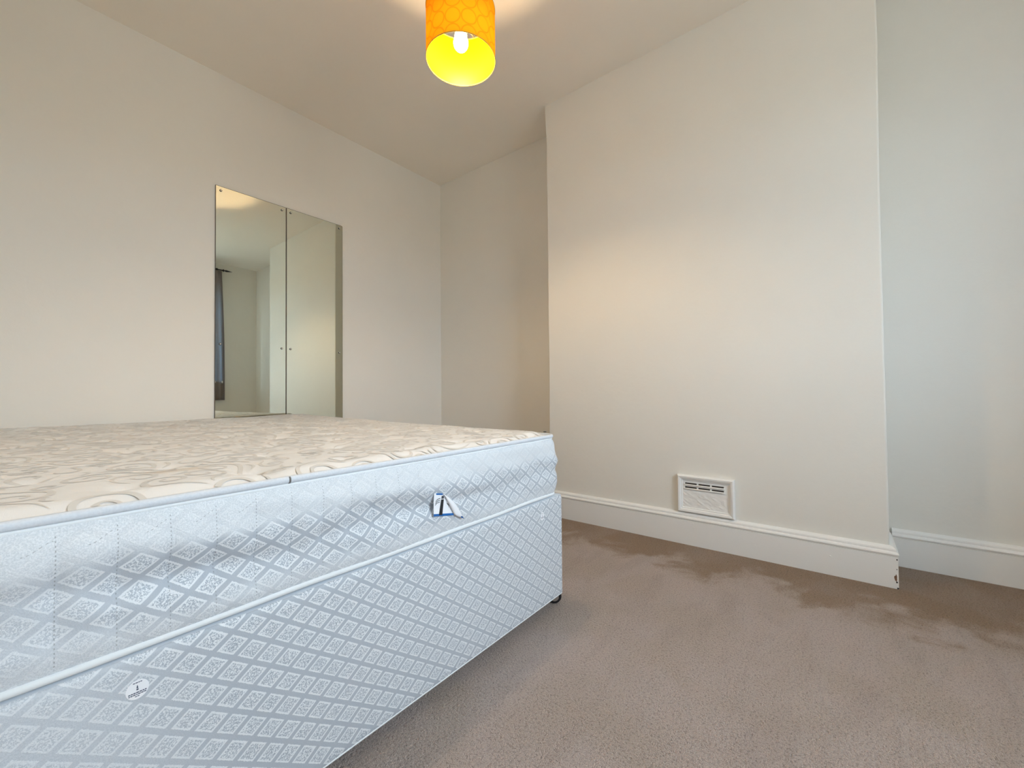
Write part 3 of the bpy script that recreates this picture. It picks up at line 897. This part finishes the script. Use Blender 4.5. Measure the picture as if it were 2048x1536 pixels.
for k in range(3):
    a = 2*math.pi*k/3+.35; ca, sa = math.cos(a), math.sin(a)
    tube(bm, [(LX+.021*ca, LY+.021*sa, ZR-.012), (LX+.06*ca, LY+.06*sa, ZR-.010), (LX+(LR-.001)*ca, LY+(LR-.001)*sa, ZR+.004)], .0016, 8)
P_(bobj('shade_carrier', bm, M_CAP, smooth=True), lamp)
bm = bmesh.new(); lathe(bm, [(.0215, 2.041), (.0225, 2.046), (.0205, 2.075), (.0165, 2.085), (.0165, 2.112), (.020, 2.116), (.020, 2.132), (.013, 2.140), (.006, 2.158), (.004, 2.160)], (LX, LY, 0), 'z', 28)  # lower skirt widened over the neck to cut the bulb's upward light
P_(bobj('lamp_holder', bm, M_CAP, smooth=True), lamp)
bm = bmesh.new(); prof = [(.0125, 2.072), (.0130, 2.064)]
for k in range(13):
    a = math.radians(60-150*k/12); prof.append((max(.0004, .0265*math.cos(a)), 2.018+.030*math.sin(a)))
lathe(bm, prof, (LX, LY, 0), 'z', 28)
bulb = P_(bobj('bulb', bm, M_BULB, smooth=True), lamp)
bm = bmesh.new(); tube(bm, [(LX, LY, 2.155), (LX, LY, H-.020)], .0032, 10); P_(bobj('flex', bm, M_CAP, smooth=True), lamp)
bm = bmesh.new(); lathe(bm, [(.050, H-.0005), (.048, H-.010), (.030, H-.020), (.008, H-.026)], (LX, LY, 0), 'z', 32)
P_(bobj('ceiling_rose', bm, M_CAP, smooth=True), lamp)

# ------------------------------------------------------------------ curtains and pole (seen in the mirror)
pole = tag(empty('curtain_pole', (1.0, YW, 2.41)), 'black curtain pole with pointed finial on the window wall, seen in the left mirror', 'curtain pole')
PY = YW+.060; PZ = 2.405
bm = bmesh.new(); tube(bm, [(.00, PY, PZ), (1.955, PY, PZ)], .0085, 12)
P_(bobj('rod', bm, M_DARKM, smooth=True), pole)
for sgn, x0 in ((1, 1.955), (-1, .0)):
    bm = bmesh.new(); lathe(bm, [(.0085, 0), (.016, sgn*.006), (.016, sgn*.014), (.007, sgn*.022), (.013, sgn*.040), (.010, sgn*.065), (.002, sgn*.112)], (x0, PY, PZ), 'x', 20)
    P_(bobj('finial', bm, M_DARKM, smooth=True), pole)
for x in (.06, 1.90):
    bm = bmesh.new(); box(bm, x-.006, x+.006, YW+.001, PY, PZ-.006, PZ+.006); box(bm, x-.018, x+.018, YW+.0005, YW+.006, PZ-.011, PZ+.03)
    P_(bobj('bracket', bm, M_DARKM), pole)
def curtain(x0, x1, label, ph):
    V = []; F = []; NXc, NZc = 60, 34; zb, zt = .662, 2.392
    for j in range(NZc+1):
        t = j/NZc; z = zb+(zt-zb)*t
        for i in range(NXc+1):
            u = i/NXc; sw = 1+.03*math.sin(3.1*(1-t))
            x = (x0+x1)/2+(u-.5)*(x1-x0)*sw*(1-.12*t)
            amp = .022*(1-.45*t) if t < .93 else .010
            yv = PY+.002+amp*math.sin(2*math.pi*8*u+ph+.5*math.sin(3*t)) + (.013 if t > .93 else 0)*0
            V.append((x, yv+.002, z))
    for j in range(NZc):
        for i in range(NXc): a = j*(NXc+1)+i; F.append((a, a+1, a+NXc+2, a+NXc+1))
    o = link('curtain', V, F, M_CURT, None, True)
    m = o.modifiers.new('cloth', 'SOLIDIFY'); m.thickness = .0012
    return tag(o, label, 'curtain', 'curtains at the window')
curtain(1.32, 1.985, 'grey-brown curtain under the black pole, seen at the edge of the left mirror', 0)
curtain(.10, .40, 'grey-brown curtain on the bed side of the window, behind the camera', 1.3)
